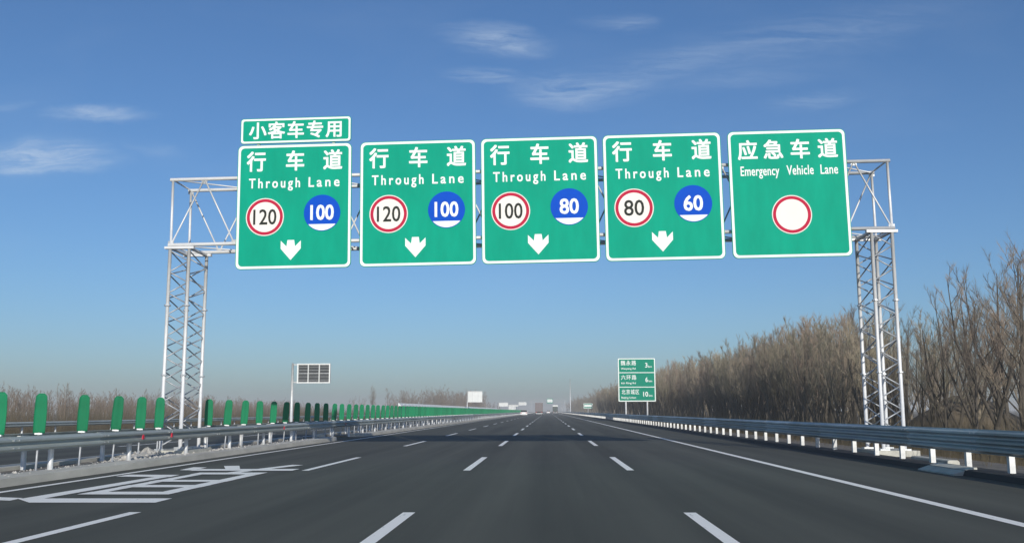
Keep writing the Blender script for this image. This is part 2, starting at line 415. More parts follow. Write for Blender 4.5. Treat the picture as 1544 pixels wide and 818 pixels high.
# ------------------------------------------------------------------ the lattice gantry
GD, SKEW, TILT = 29.0, 0.013, 0.012
gan = empty('sign_gantry', (0, GD, 0), (0, 0, -SKEW))
tag(gan, 'pale steel lattice gantry with two square towers spanning the whole carriageway', 'gantry')
def tl(u, y, z):            # beam frame: tilted a little, its right end higher
    c, s = math.cos(TILT), math.sin(TILT)
    return Vector((u * c - (z - 7.7) * s, y, 7.7 + u * s + (z - 7.7) * c))
YF, YB = .24, 1.74
UL, UR, ZT, ZBm = -11.82, 10.47, 8.815, 6.72
def member(name, p0, p1, r, n=6, m=M_LATT):
    return MB().tube([p0, p1], r, n).build(name, m, gan, True)
M_BAR = mat('lattice_bar_steel', (.46, .49, .52), .5, .3, var=.25, scale=4)  # greyer than the legs: shade on the tower braces put into the colour
def lat(p0, p1, r): return member('lattice_bar', p0, p1, r, 6, M_BAR)
for y in (YF, YB):
    for z in (ZT, ZBm):
        member('chord', tl(UL - .08, y, z), tl(UR + .08, y, z), .058, 8)
nd = 22; st = (UR - UL) / nd
for y in (YF, YB):
    for i in range(nd):
        za, zb = (ZBm, ZT) if i % 2 == 0 else (ZT, ZBm)
        if y == YB: za, zb = zb, za
        member('diagonal_brace', tl(UL + i * st, y, za), tl(UL + (i + 1) * st, y, zb), .026)
    for u in (UL, UR): member('end_post', tl(u, y, ZBm), tl(u, y, ZT), .042, 8)
for z in (ZT, ZBm):
    for i in range(0, nd, 2):
        ya, yb = (YF, YB) if (i // 2) % 2 == 0 else (YB, YF)
        member('lacing_bar', tl(UL + i * st, ya, z), tl(UL + (i + 2) * st, yb, z), .022)
    for u in [UL + i * st for i in range(0, nd + 1, 4)] + [UR]:
        if u != UR or True: member('cross_bar', tl(u, YF, z), tl(u, YB, z), .03)
for y in (YF, YB):
    for i in range(nd + 1):
        z = (ZBm if i % 2 == 0 else ZT) if y == YF else (ZT if i % 2 == 0 else ZBm)
        c_ = tl(UL + i * st, y, z + (.075 if z == ZBm else -.075))
        MB().box(c_.x - .09, c_.x + .09, c_.y - .008, c_.y + .008, c_.z - .05, c_.z + .05).build('gusset_plate', M_BAR, gan)
for (u0, u1, gz_, side) in ((-11.82, -11.21, .07, 'l'), (9.86, 10.47, .045, 'r')):
    top = min(tl(u0, 0, ZBm).z, tl(u1, 0, ZBm).z) - .13
    for u in (u0, u1):
        for y in (YF, YB): member('leg', (u, y, gz_ + .2), (u, y, top + .02), .056, 8)
    n = 18; hz = (top - .35 - gz_) / n
    for y in (YF, YB):
        for i in range(n):
            ua, ub = (u0, u1) if i % 2 == 0 else (u1, u0)
            lat((ua, y, gz_ + .3 + i * hz), (ub, y, gz_ + .3 + (i + 1) * hz), .021)
    n = 16; hz = (top - .35 - gz_) / n
    for u in (u0, u1):
        for i in range(n):
            ya, yb = (YF, YB) if i % 2 == 0 else (YB, YF)
            lat((u, ya, gz_ + .3 + i * hz), (u, yb, gz_ + .3 + (i + 1) * hz), .021)
    for u in (u0, u1):
        for y in (YF, YB):
            for z in (gz_ + 2.45, gz_ + 4.6):
                MB().tube([(u, y, z - .022), (u, y, z + .022)], .10, 10).build('flange', M_STEEL, gan)
    # cap frame under the beam, feet and pedestals
    for y in (YF, YB):
        MB().box(u0 - .16, u1 + .16, y - .075, y + .075, top, top + .075).build('cap_plate', M_LATT, gan)
    for u in (u0, u1):
        MB().box(u - .05, u + .05, YF + .08, YB - .08, top + .004, top + .07).build('cap_bar', M_LATT, gan)
        for y in (YF, YB):
            MB().box(u - .14, u + .14, y - .14, y + .14, gz_ + .17, gz_ + .21).build('foot_plate', M_STEEL, gan)
            pass
    b = MB(); b.box(u0 - .32, u1 + .32, YF - .32, YB + .32, gz_ - .3, gz_ + .17); b.build('pedestal', M_CONCW, gan)

# ------------------------------------------------------------------ the lane signs on the gantry
def place_on_gantry(u, z):
    p = tl(u, 0, z); return gan_m @ p
gan_m = Matrix.Translation((0, GD, 0)) @ Matrix.Rotation(-SKEW, 4, 'Z')
def sign_base(name, label, u, zc, w, h, rad=.17, bw=.075, stiff=2):
    s = empty(name, place_on_gantry(u, zc), (0, -TILT, -SKEW)); tag(s, label, 'road sign', 'green signs on the gantry')
    MB().prism_y(rrect(-w / 2, w / 2, -h / 2, h / 2, rad), 0, .035).build('board', M_GREEN, s)
    i0 = .018
    MB().ring_y(rrect(-w / 2 + i0, w / 2 - i0, -h / 2 + i0, h / 2 - i0, rad - i0), rrect(-w / 2 + bw + i0, w / 2 - bw - i0, -h / 2 + bw + i0, h / 2 - bw - i0, rad - bw * .6), -.004, -.0005).build('border', M_WHITE, s)
    return s
def stiffeners(s, w, z0, z1, zc):
    for k in (-.36, 0, .36):
        MB().box(k * w - .04, k * w + .04, .036, YF - .062, z0, z1).build('back_rail', M_ALU, s)
    for z in (ZT, ZBm):
        if z0 < z - zc < z1:
            for k in (-.46, .46):
                MB().box(k * w - .05, k * w + .05, .036, YF + .09, z - zc - .11, z - zc + .11).build('clamp', M_ALU, s)
def speed_disc(s, cx, cz, r, num, kind):
    if kind == 'limit':
        d = MB().prism_y(circle(cx, cz, r), -.010, -.001).build('limit_disc', M_CREAM, s)
        MB().ring_y(circle(cx, cz, r * 1.0), circle(cx, cz, r * .955), -.0125, -.0102).build('disc_rim', M_CREAM, d)
        MB().ring_y(circle(cx, cz, r * .95), circle(cx, cz, r * .795), -.0130, -.0102).build('red_ring', M_RED, d)
        if num:
            hw = r * (.60 if len(num) == 3 else .50)
            link('figures', fit_text(num, M_BLACK, cx - hw, cx + hw, cz - r * .40, cz + r * .40, -.0105, .012, 1.0), d)
    else:
        d = MB().prism_y(circle(cx, cz, r), -.010, -.001).build('minimum_disc', M_BLUE, s)
        a = math.asin(.64)
        MB().prism_y(circle(cx, cz, r * .965, 20, PI + a, 2 * PI - a + 1e-6) + [(cx + r * .965 * math.cos(a), cz - r * .965 * math.sin(a))], -.0130, -.0102).build('white_bar', M_WHITE, d)
        hw = r * (.62 if len(num) == 3 else .49)
        link('figures', fit_text(num, M_WHITE, cx - hw, cx + hw, cz - r * .38, cz + r * .42, -.0105, .028, 1.0), d)
SW, SH = 3.615, 3.95
ZC = (5.853 + 9.794) / 2
US = [-7.86, -3.975, -.19, 3.59]
info = [('120', '100', 'green through-lane sign with 120 and 100 discs under the small extra plate, leftmost on gantry'),
        ('120', '100', 'green through-lane sign with 120 and 100 discs, second from left on gantry, no extra plate'),
        ('100', '80', 'green through-lane sign with red-ringed 100 and blue 80, middle of gantry'),
        ('80', '60', 'green through-lane sign with red-ringed 80 and blue 60 beside the emergency lane sign')]
for u, (hi_, lo_, lab) in zip(US, info):
    s = sign_base('lane_sign', lab, u, ZC, SW, SH)
    for ch, k in zip('行车道', (-.335, 0.005, .335)):
        link('character', cjk(ch, M_WHITE, k * SW, SH * .362, .53, .60, -.001, .045), s)
    for wd, k0, k1 in (('Through', -.395, .05), ('Lane', .128, .395)):
        link('english_lettering', fit_text(wd, M_WHITE, k0 * SW, k1 * SW, SH * .150, SH * .226, -.001, .024, 1.42, scale_by='T'), s)
    speed_disc(s, -.25 * SW, -SH * .085, .60, hi_, 'limit')
    speed_disc(s, .248 * SW, -SH * .062, .575, lo_, 'min')
    ax, az = -.02 * SW, -SH * .278
    arrow = [(-.315, 0), (-.315, -.25), (0, -.61), (.315, -.25), (.315, 0), (.135, -.18), (.105, .02), (-.105, .02), (-.135, -.18)]
    MB().prism_y([(ax + x, az + z) for x, z in arrow], -.005, -.001).build('arrow', M_WHITE, s)
    stiffeners(s, SW, -SH / 2 + .1, SH / 2 - .1, ZC)
EU, EW = 7.397, 3.57
s = sign_base('lane_sign', 'green emergency-lane sign with empty red-ringed white disc at right end of gantry', EU, ZC, EW, SH)
for ch, k in zip('应急车道', (-.333, -.115, .112, .345)):
    link('character', cjk(ch, M_WHITE, k * EW, SH * .345, .53, .57, -.001, .045), s)
for wd, k0, k1 in (('Emergency', -.40, -.075), ('Vehicle', -.01, .215), ('Lane', .275, .42)):
    link('english_lettering', fit_text(wd, M_WHITE, k0 * EW, k1 * EW, SH * .145, SH * .218, -.001, .016, 1.05, scale_by='T'), s)
speed_disc(s, 0.012 * EW, -SH * .168, .60, '', 'limit')
stiffeners(s, EW, -SH / 2 + .1, SH / 2 - .1, ZC)
PZ0, PZ1 = 9.845, 10.665
s = sign_base('lane_sign', 'wide low green plate reading cars only above the leftmost lane sign', US[0] + .02, (PZ0 + PZ1) / 2, 3.52, PZ1 - PZ0, .10, .06)
for ch, k in zip('小客车专用', (-.345, -.175, 0, .175, .35)):
    link('character', cjk(ch, M_WHITE, k * 3.52, 0.0, .48, .51, -.001, .045), s)
for k in (-1.2, 1.2):
    MB().box(k - .04, k + .04, .036, .14, -1.6, .3).build('back_rail', M_ALU, s)

# ------------------------------------------------------------------ guardrails
def wave(nh, z0, z1, depth, sgn):
    """Corrugated rail outline (x out of the wall towards the road = sgn), closed with thickness."""
    pts = []; n = nh * 8
    for i in range(n + 1):
        t = i / n
        ph = (t * nh) % 1.0
        d = .5 - .5 * math.cos(2 * PI * t * nh)
        d = min(1, max(0, (d - .12) / .72))
        pts.append((sgn * d * depth, z0 + (z1 - z0) * t))
    back = [(x - sgn * .006, z) for x, z in reversed(pts)]
    return pts + back
def guardrail(name, label, x, sgn, gz_, z0, z1, nh, pitch, y_start, n_posts, pr, blen, mrail, far_end, square, bright=True):
    """Rail on posts; sgn points from the posts to the traffic side."""
    g = empty(name, (x, 0, 0)); tag(g, label, 'guardrail')
    if square: pm = MB().box(-pr, pr, -pr, pr, gz_ - .1, z1 - .03).mesh('post', M_POST)
    else: pm = MB().tube([(0, 0, gz_ - .1), (0, 0, z1 - .04)], pr, 10).mesh('post', M_POST, True)
    bm_ = MB().box(-.05 if sgn > 0 else -.12 - .02, .12 + .02 if sgn > 0 else .05, -.09, .09, (z0 + z1) / 2 - .1, (z0 + z1) / 2 + .1).mesh('blockout', M_POST)
    off = sgn * .15
    for i in range(n_posts):
        p = link('post', pm, g); p.location = (0, y_start + i * pitch, 0)
        if i < 45:
            q = link('blockout', bm_, p)
    prof = wave(nh, z0, z1, .085, sgn)
    me = MB().prism_y([(x_ + off, z) for x_, z in prof], .004, blen - .004).mesh('beam', mrail)
    nb = int(n_posts * pitch / blen)
    bolts = MB()
    for t in [(k + .5) / nh for k in range(nh)]:
        zc = z0 + (z1 - z0) * t
        for dy in (-.10, .10):
            bolts.tube([(off + sgn * .083, dy, zc), (off + sgn * .098, dy, zc)], .018, 6)
    bmesh_ = bolts.mesh('bolts', M_STEEL)
    for i in range(nb):
        b_ = link('beam', me, g); b_.location = (sgn * (.004 if i % 2 else 0), y_start + pitch / 2 + i * blen, 0)
        if i < 14:
            q = link('joint_bolts', bmesh_, b_); q.location = (0, .16, 0); q['kind'] = 'stuff'
    yb = y_start + pitch / 2 + nb * blen
    if far_end > yb:
        far = MB().prism_y([(x_ + off, z) for x_, z in wave(nh, z0, z1, .085, sgn)], yb + .01, far_end)
        f_ = far.build('distant_beam', mrail, g); f_['kind'] = 'stuff'
        fp = MB(); y = y_start + n_posts * pitch
        while y < far_end:
            fp.box(-pr, pr, y - pr, y + pr, gz_ - .1, z1 - .03); y += pitch
        f_ = fp.build('distant_posts', M_POST, g); f_['kind'] = 'stuff'
    return g
gr = guardrail('guardrail', 'grey three-wave guardrail on white posts along the emergency lane in front of trees', 9.28, -1, .10, .47, .975, 3, 2.0, 4.0, 120, .056, 4.0, M_RAIL, 900, True)
gl = guardrail('guardrail', 'two-wave grey median guardrail facing the near carriageway in front of green panels', -10.92, 1, .13, .60, .905, 2, 4.0, 5.1, 75, .06, 4.0, M_RAIL2, 900, False)
gm = guardrail('guardrail', 'two-wave median guardrail behind the green panels facing the opposite carriageway', -12.18, -1, .05, .60, .905, 2, 4.0, 2.3, 75, .06, 4.0, M_RAIL2, 900, False)
go = guardrail('guardrail', 'far guardrail along the outer edge of the opposite carriageway', -31.9, 1, -.05, .52, .83, 2, 4.0, 14.0, 75, .06, 4.0, M_RAIL2, 900, False)
# small red reflectors clipped to the median rail
rm = MB().prism_x([(-.05, 0), (.05, 0), (.05, .08), (0, .12), (-.05, .08)], 0, .025).mesh('reflector', M_REFL)
for i, y in enumerate((25.3, 27.25, 39.0, 51.0)):
    c = link('rail_reflector', rm, gl); c.location = (.262, y, .685)

# ------------------------------------------------------------------ anti-glare panels on the median
rng = random.Random(4)
def blade_mesh(seed):
    r = random.Random(seed); vs = []; fs = []
    hgt, rows, cols = .90, 15, 6
    for j in range(rows + 1):
        t = j / rows
        z = hgt * t
        hw = .126 + .012 * math.sin(PI * min(1, t * 1.05)) - .006 * t
        if t > .90: hw *= math.sqrt(max(0.02, 1 - ((t - .90) / .105) ** 2)) * .72 + .28
        for i in range(cols + 1):
            s = i / cols * 2 - 1
            vs.append((s * hw, .016 * math.sin(s * PI * .9) + .012 * math.sin(2.2 * t + seed), z))
    n = len(vs)
    vs += [(x, y + .012, z) for x, y, z in vs]
    w = cols + 1
    for j in range(rows):
        for i in range(cols):
            a = j * w + i
            fs.append((a, a + 1, a + w + 1, a + w)); fs.append((a + n, a + n + w, a + n + w + 1, a + n + 1))
    edge = [i for i in range(w)] + [j * w + cols for j in range(1, rows + 1)] + [rows * w + i for i in range(cols - 1, -1, -1)] + [j * w for j in range(rows - 1, 0, -1)]
    for k in range(len(edge)):
        a, b_ = edge[k], edge[(k + 1) % len(edge)]
        fs.append((a, a + n, b_ + n, b_))
    return MB().add(vs, fs).mesh('blade', M_PANEL, True)
blades = [blade_mesh(k) for k in range(4)]
stem = MB().tube([(0, .02, -.86), (0, .02, .02)], .025, 8).mesh('stem', M_BAR, True)
foot = MB().box(-.08, .08, -.025, .05, -.03, .008).mesh('clip', M_WHITE)
ords = ['first', 'second', 'third', 'fourth', 'fifth', 'sixth', 'seventh', 'eighth', 'ninth', 'tenth', 'eleventh', 'twelfth']
ys = [20.15, 21.8, 23.85, 25.75, 27.3, 28.62] + [32.85 + 1.95 * k for k in range(232)]
before = [y for y in ys if y < 29.2]; after = [y for y in ys if y > 30.4]
for i, y in enumerate(ys):
    near = y < 150
    if y in before:
        k = len(before) - 1 - before.index(y); lab = 'green anti-glare panel on the median, %s to the left of the left gantry tower' % ords[k]
    elif y in after and after.index(y) < 12:
        lab = 'green anti-glare panel on the median, %s to the right of the left gantry tower' % ords[after.index(y)]
    else: lab = 'distant green anti-glare panel in the closed-up row along the median'
    rz = math.radians(12 + rng.uniform(-5, 5)); ry = math.radians(rng.uniform(0.5, 4.0))
    if near:
        p = empty('anti_glare_panel', (-11.6, y, .92), (0, ry, rz))
        link('blade', blades[i % 4], p); link('stem', stem, p); link('clip', foot, p)
    else:
        p = link('anti_glare_panel', blades[i % 4]); p.location = (-11.6, y, .90); p.rotation_euler = (0, ry, rz)
    tag(p, lab, 'anti-glare panel', 'green anti-glare panels along the median')
fs_ = MB()
for y in ys:
    if y >= 150: fs_.tube([(-11.6, y, .05), (-11.6, y, .91)], .03, 5)
tag(fs_.build('distant_panel_stems', M_POST), 'thin stems under the far green anti-glare panels', 'post', kind='stuff')

# ------------------------------------------------------------------ rubble round the left tower foot
def stone_mesh(seed, s):
    r = random.Random(seed); vs = []; fs = []
    n, m_ = 7, 4
    for j in range(1, m_):
        a = PI * j / m_
        for i in range(n):
            t = 2 * PI * i / n; k = s * r.uniform(.7, 1.15)
            vs.append((k * math.sin(a) * math.cos(t) * 1.2, k * math.sin(a) * math.sin(t), k * .75 * math.cos(a)))
    vs += [(0, 0, s * .7), (0, 0, -s * .6)]
    for j in range(m_ - 2):
        for i in range(n): fs.append((j * n + i, (j + 1) * n + i, (j + 1) * n + (i + 1) % n, j * n + (i + 1) % n))
    T, B = len(vs) - 2, len(vs) - 1
    for i in range(n): fs.append((T, i, (i + 1) % n)); fs.append((B, (m_ - 2) * n + (i + 1) % n, (m_ - 2) * n + i))
    return MB().add(vs, fs).mesh('rubble_stone', M_STONE)
stones = [stone_mesh(k, .11) for k in range(5)]
rg = random.Random(11)
for k in range(26):
    x = rg.uniform(-11.95, -11.15); y = rg.choice([rg.uniform(26.2, 29.0), rg.uniform(30.8, 33.2)])
    sc_ = rg.uniform(.5, 1.35)
    o = link('rubble_stone', stones[k % 5]); o.location = (x, y, .07 + .055 * sc_); o.rotation_euler = (rg.uniform(-.3, .3), rg.uniform(-.3, .3), rg.uniform(0, 6)); o.scale = (sc_,) * 3
    tag(o, 'pale broken stone in the rubble around the left gantry tower foot', 'stone', 'rubble stones at the left tower foot')
gv = MB()
for k in range(3600):
    if k < 3400: x = rg.gauss(-11.5, .32); y = rg.choice([rg.gauss(27.6, .9), rg.gauss(27.6, .9), rg.gauss(32.0, 1.2), rg.gauss(32.0, 1.2), rg.uniform(10, 48)])
    else: x = rg.uniform(-12.3, -10.4); y = rg.uniform(12, 48)
    if not -12.95 < x < -10.35: continue
    s_ = rg.uniform(.008, .03) if k > 1500 else rg.uniform(.015, .06)
    z = (.15 if x > -11.06 or x < -12.36 else .07)
    hp = max(0, .22 - .25 * abs(y - 27.7)) * rg.random() if (k < 3400 and -12.2 < x < -11.1) else 0
    z += hp
    a = rg.uniform(0, 6.28)
    p = [(x + s_ * math.cos(a + t), y + s_ * math.sin(a + t), z - .004) for t in (0, 1.6, 3.3, 4.9)]
    gv.add(p + [(x, y, z + s_ * .9)], [(0, 1, 4), (1, 2, 4), (2, 3, 4), (3, 0, 4)])
tag(gv.build('gravel', M_STONE), 'loose pale gravel scattered over the median strip', 'gravel', kind='stuff')
mound = MB(); nr, na = 6, 18; vs = [(-11.55, 27.8, .40)]; fs = []
for j in range(1, nr + 1):
    for i in range(na):
        t = 2 * PI * i / na; r_ = j / nr
        vs.append((-11.55 + .42 * r_ * math.cos(t), 27.8 + 1.25 * r_ * math.sin(t), .06 + .33 * (1 - r_) ** 1.2 * rg.uniform(.75, 1.2)))
for i in range(na): fs.append((0, 1 + i, 1 + (i + 1) % na))
for j in range(nr - 1):
    for i in range(na):
        a = 1 + j * na; fs.append((a + i, a + na + i, a + na + (i + 1) % na, a + (i + 1) % na))
o = mound.add(vs, fs).build('rubble_mound', M_STONE); tag(o, 'low pale heap of rubble on the median before the left tower', 'rubble heap')

# pale kerb stone and slabs by the right tower
for (x0, x1, y0, y1, z1, lab) in ((8.78, 9.04, 21.2, 23.2, .165, 'pale concrete kerb block set in the dark roadside kerb before right tower'),
                                  (9.70, 10.0, 24.2, 26.6, .17, 'long pale concrete slab lying behind the right guardrail')):
    bb = MB()
    if x0 < 9: bb.prism_y([(8.62, -.02), (8.62, .03), (9.02, .165), (9.12, .17), (9.12, -.02)], y0, y1)
    else: bb.prism_y([(x0, -.02), (x0 + .02, z1 - .02), (x0 + .05, z1), (x1 - .04, z1), (x1, z1 - .04), (x1, -.02)], y0, y1)
    tag(bb.build('kerb_block' if x0 < 9 else 'concrete_slab', M_CONCW), lab, 'concrete block')

# ------------------------------------------------------------------ roadside signs
def legs_sign(name, label, x, y, w, z0, h, rz, board_mat, n_leg=2, legr=.11, gz_=-.3):
    s = empty(name, (x, y, gz_), (0, 0, rz)); tag(s, label, 'road sign')
    MB().prism_y(rrect(-w / 2, w / 2, z0 - gz_, z0 + h - gz_, .12), 0, .05).build('board', board_mat, s)
    MB().ring_y(rrect(-w / 2 + .02, w / 2 - .02, z0 - gz_ + .02, z0 + h - gz_ - .02, .1), rrect(-w / 2 + .15, w / 2 - .15, z0 - gz_ + .15, z0 + h - gz_ - .15, .08), -.02, -.001).build('border', M_WHITE, s)
    for k in ([-.3, .27] if n_leg == 2 else [0]):
        MB().tube([(k * w, .17, 0), (k * w, .17, z0 + h - .3 - gz_)], legr, 10).build('leg', M_POST, s, True)
    return s
DX, DY = 12.3, 134.0
s = legs_sign('distance_sign', 'green three-row distance sign on two white legs behind the right guardrail', DX, DY, 5.15, 2.62, 5.95, 0, M_GREEN2)
bz = 2.62 + .3
for k in (1, 2):
    MB().box(-5.15 / 2 + .16, 5.15 / 2 - .16, -.02, -.001, bz + 5.95 * k / 3 - .05, bz + 5.95 * k / 3 + .05).build('divider', M_WHITE, s)
rows = [('魏永路', 'Weiyong Rd', '3'), ('六环路', '6th Ring Rd', '6'), ('北京城区', 'Beijing Urban', '10')]
for r_, (cn, en, km) in enumerate(rows):
    zc = bz + 5.95 * (2 - r_) / 3 + 1.0
    cw = .78 if len(cn) == 3 else .66
    for i, ch in enumerate(cn): link('character', cjk(ch, M_WHITE, -1.85 + i * cw * .95, zc + .32, cw * .72, .64, -.003, .02, .012), s)
    link('english_lettering', fit_text(en, M_WHITE, -2.15, -.15, zc - .56, zc - .32, -.003, .02, depth=.012, scale_by='R'), s)
    nw = .38 if len(km) == 1 else .8
    link('figures', fit_text(km, M_WHITE, 1.5 - nw * .8, 1.5, zc - .30, zc + .34, -.003, .02, depth=.012), s)
    link('unit_lettering', fit_text('km', M_WHITE, 1.62, 2.1, zc - .30, zc - .04, -.003, .02, depth=.012), s)
s = legs_sign('small_sign', 'small pale green sign on one leg far down the right verge', 12.0, 290, 2.7, 2.05, 1.55, 0, M_GREEN2, 1, .09)
MB().box(-1.1, 1.1, -.022, -.002, 2.85, 3.5).build('legend_panel', M_WHITE, s)
# backs of signs on the far side of the opposite carriageway
def cantilever(name, label, x, y, top, w, h, cell=True, off=.5, gz_=-.4, poler=.16):
    s = empty(name, (x, y, gz_)); tag(s, label, 'road sign')
    MB().tube([(0, 0, 0), (0, 0, top - gz_)], [poler * 1.15, poler * .8], 10).build('pole', M_POST, s, True)
    z1 = top - gz_ - .05; z0 = z1 - h; x0 = off; x1 = off + w
    for z in (z1 - .12, z0 + .12): MB().box(.05, x1 - .05, .02, .20, z - .06, z + .06).build('arm', M_POST, s)
    bd = MB().box(x0, x1, .21, .29, z0, z1).build('board', M_CELL if cell else M_WALLW, s)
    if cell:
        t = .11
        for (a, b_, c, d) in ((x0, x1, z1 - t, z1), (x0, x1, z0, z0 + t * .5), (x0, x0 + t * 1.3, z0 + t * .5, z1 - t), (x1 - t * 1.3, x1, z0 + t * .5, z1 - t)):
            MB().box(a, b_, -.02, .208, c, d).build('frame_bar', M_WALLW, bd)
        for k in (1, 2):
            xx = x0 + w * k / 3; MB().box(xx - .045, xx + .045, .0, .208, z0 + t * .5, z1 - t).build('frame_bar', M_WALLW, bd)
        for k in range(1, 6):
            zz = z0 + h * k / 6
            MB().box(x0 + t * 1.3, x1 - t * 1.3, .12, .206, zz - (.04 if k == 3 else .016), zz + (.04 if k == 3 else .016)).build('rib', M_ALU, bd)
    else:
        for k in (.3, .7):
            MB().box(x0 + w * k - .05, x0 + w * k + .05, .12, .208, z0 + .05, z1 - .05).build('rib', M_ALU, bd)
    return s
cantilever('cantilever_sign', 'cantilever sign with dark six-cell panel in white frame beyond the median at left', -30.6, 115, 7.15, 4.0, 2.35, True, .55)
cantilever('cantilever_sign', 'white rectangular sign back on a post beyond the green median panels, left of road end', -32.0, 385, 9.3, 5.7, 4.4, False, .3, poler=.2)
cantilever('cantilever_sign', 'small white sign back, leftmost of the bright specks near the road end', -32.5, 640, 7.0, 6.0, 2.6, False, .3)
cantilever('cantilever_sign', 'small white sign back just above the end of the green median row', -32.5, 800, 6.6, 8.0, 4.2, False, .3)

cantilever('cantilever_sign', 'tiny bright sign back nearest to the road end, above the white car', -24.5, 790, 8.6, 6.4, 2.6, False, .8)
# white-topped noise barrier along the opposite carriageway
nb = empty('noise_barrier', (-33.0, 0, 0)); tag(nb, 'long green noise barrier with white top beyond the opposite carriageway', 'noise barrier')
pm_ = MB().box(-.08, .08, 0, 5.96, -.6, 2.55).mesh('panel', M_WALLG); cm_ = MB().prism_y([(-.25, 2.552), (.40, 2.552), (.40, 2.66), (-.20, 3.25), (-.25, 3.25)], 0, 5.96).mesh('cap', M_WALLW)
km_ = MB().box(-.16, .16, 5.96, 6.0, -.6, 3.06).mesh('post', M_WALLW)
for k in range(70):
    for nm, me in (('panel', pm_), ('cap', cm_), ('post', km_)):
        o = link(nm, me, nb); o.location = (0, 215 + 6 * k, 0)

# tall poles and the far gantry
def pole(x, y, h, label, arm=True):
    s = empty('light_pole', (x, y, -.3)); tag(s, label, 'pole')
    MB().tube([(0, 0, 0), (0, 0, h * .5), (0, 0, h)], [.24, .2, .13], 10).build('shaft', M_POST, s, True)
    MB().box(-.32, .32, -.32, .32, 0, .9).build('base', M_POST, s)
    if arm:
        MB().tube([(0, 0, h - .5), (-.9, 0, h - .1), (-1.8, 0, h)], .05, 6).build('arm', M_POST, s)
        MB().box(-2.3, -1.7, -.14, .14, h - .06, h + .06).build('camera_head', M_STEEL, s)
pole(11.6, 500, 18.0, 'tall slender white pole on the right verge near the road end', False)
pole(11.4, 780, 9.5, 'shorter white pole beside the tall one near the road end', False)
fg = empty('far_gantry', (0, 640, 0)); tag(fg, 'tiny far-off gantry spanning the road near the horizon', 'gantry')
for x in (-11.5, 11.0):
    for dx in (0, .6): MB().tube([(x + dx, 0, 0), (x + dx, 0, 8.4)], .05, 6).build('leg', M_POST, fg)
for z in (6.9, 8.4): MB().tube([(-11.6, 0, z), (11.7, 0, z)], .045, 6).build('chord', M_POST, fg)
for x in np.arange(-11.5, 11, 1.5):
    MB().tube([(x, 0, 6.9), (x + .75, 0, 8.4), (x + 1.5, 0, 6.9)], .02, 4).build('diagonal_brace', M_POST, fg)
fsn = empty('far_sign', (1.4, 639.8, 7.3)); tag(fsn, 'pale green sign hanging on the far gantry near the horizon', 'road sign')
MB().prism_y(rrect(-2.0, 2.0, -.9, 2.2, .15), 0, .05).build('board', M_GREEN2, fsn)
MB().box(-1.7, 1.7, -.02, -.002, -.3, 1.7).build('legend_panel', M_WHITE, fsn)
MB().box(-.1, .1, .05, .2, -.6, 1.9).build('back_rail', M_ALU, fsn)

# ------------------------------------------------------------------ vehicles, all driving away
def wheel(parent, x, y, r, w):
    h = MB().tube([(x - w / 2, y, r), (x + w / 2, y, r)], r, 18).build('wheel', M_TYRE, parent, False)
    MB().tube([(x - w / 2 - .01, y, r), (x + w / 2 + .01, y, r)], r * .6, 12).build('rim', M_RIM, h)
def car(x, y, paint, label, hgt=1.5, w=1.82, ln=4.6):
    c = empty('car', (x, y, .01)); tag(c, label, 'car')
    k = hgt / 1.5
    side = [(-ln / 2, .32), (-ln / 2 - .02, .62), (-ln / 2 + .05, .95 * k), (-ln / 2 + .5, 1.0 * k), (ln / 2 - 1.25, .98 * k), (ln / 2 - .25, .78 * k), (ln / 2, .6), (ln / 2, .32), (ln / 2 - .4, .22), (-ln / 2 + .3, .22)]
    MB().prism_x(side, -w / 2, w / 2).build('body', paint, c)
    yb0, yb1, yt0, yt1 = -ln / 2 + .2, ln / 2 - 1.2, -ln / 2 + .75, ln / 2 - 2.1
    zb, zt = .97 * k, hgt; wt = w / 2 - .22; wb = w / 2 - .03
    MB().add([(-wb, yb0, zb), (wb, yb0, zb), (wb, yb1, zb), (-wb, yb1, zb), (-wt, yt0, zt - .04), (wt, yt0, zt - .04), (wt, yt1, zt - .04), (-wt, yt1, zt - .04)],
             [(0, 3, 2, 1), (4, 5, 6, 7), (0, 1, 5, 4), (1, 2, 6, 5), (2, 3, 7, 6), (3, 0, 4, 7)]).build('windows', M_GLASS, c)
    MB().box(-wt - .02, wt + .02, yt0 - .02, yt1 + .02, zt - .05, zt).build('roof', paint, c)
    for sx in (-1, 1):
        MB().box(min(sx * (w / 2 - .42), sx * (w / 2 - .06)), max(sx * (w / 2 - .42), sx * (w / 2 - .06)), -ln / 2 - .035, -ln / 2 + .1, .68 * k, .86 * k).build('tail_light', M_TAIL, c)
        MB().box(sx * (w / 2 + .08) - .09, sx * (w / 2 + .08) + .09, ln / 2 - 1.75, ln / 2 - 1.6, .95 * k, 1.08 * k).build('mirror', paint, c)
        for yy in (-ln / 2 + .85, ln / 2 - .85): wheel(c, sx * (w / 2 - .1), yy, .33, .21)
    MB().box(-w / 2 + .04, w / 2 - .04, -ln / 2 - .06, -ln / 2 + .1, .3, .52).build('bumper', paint, c)
    MB().box(-.22, .22, -ln / 2 - .07, -ln / 2 - .055, .56, .68).build('number_plate', M_WHITE, c)
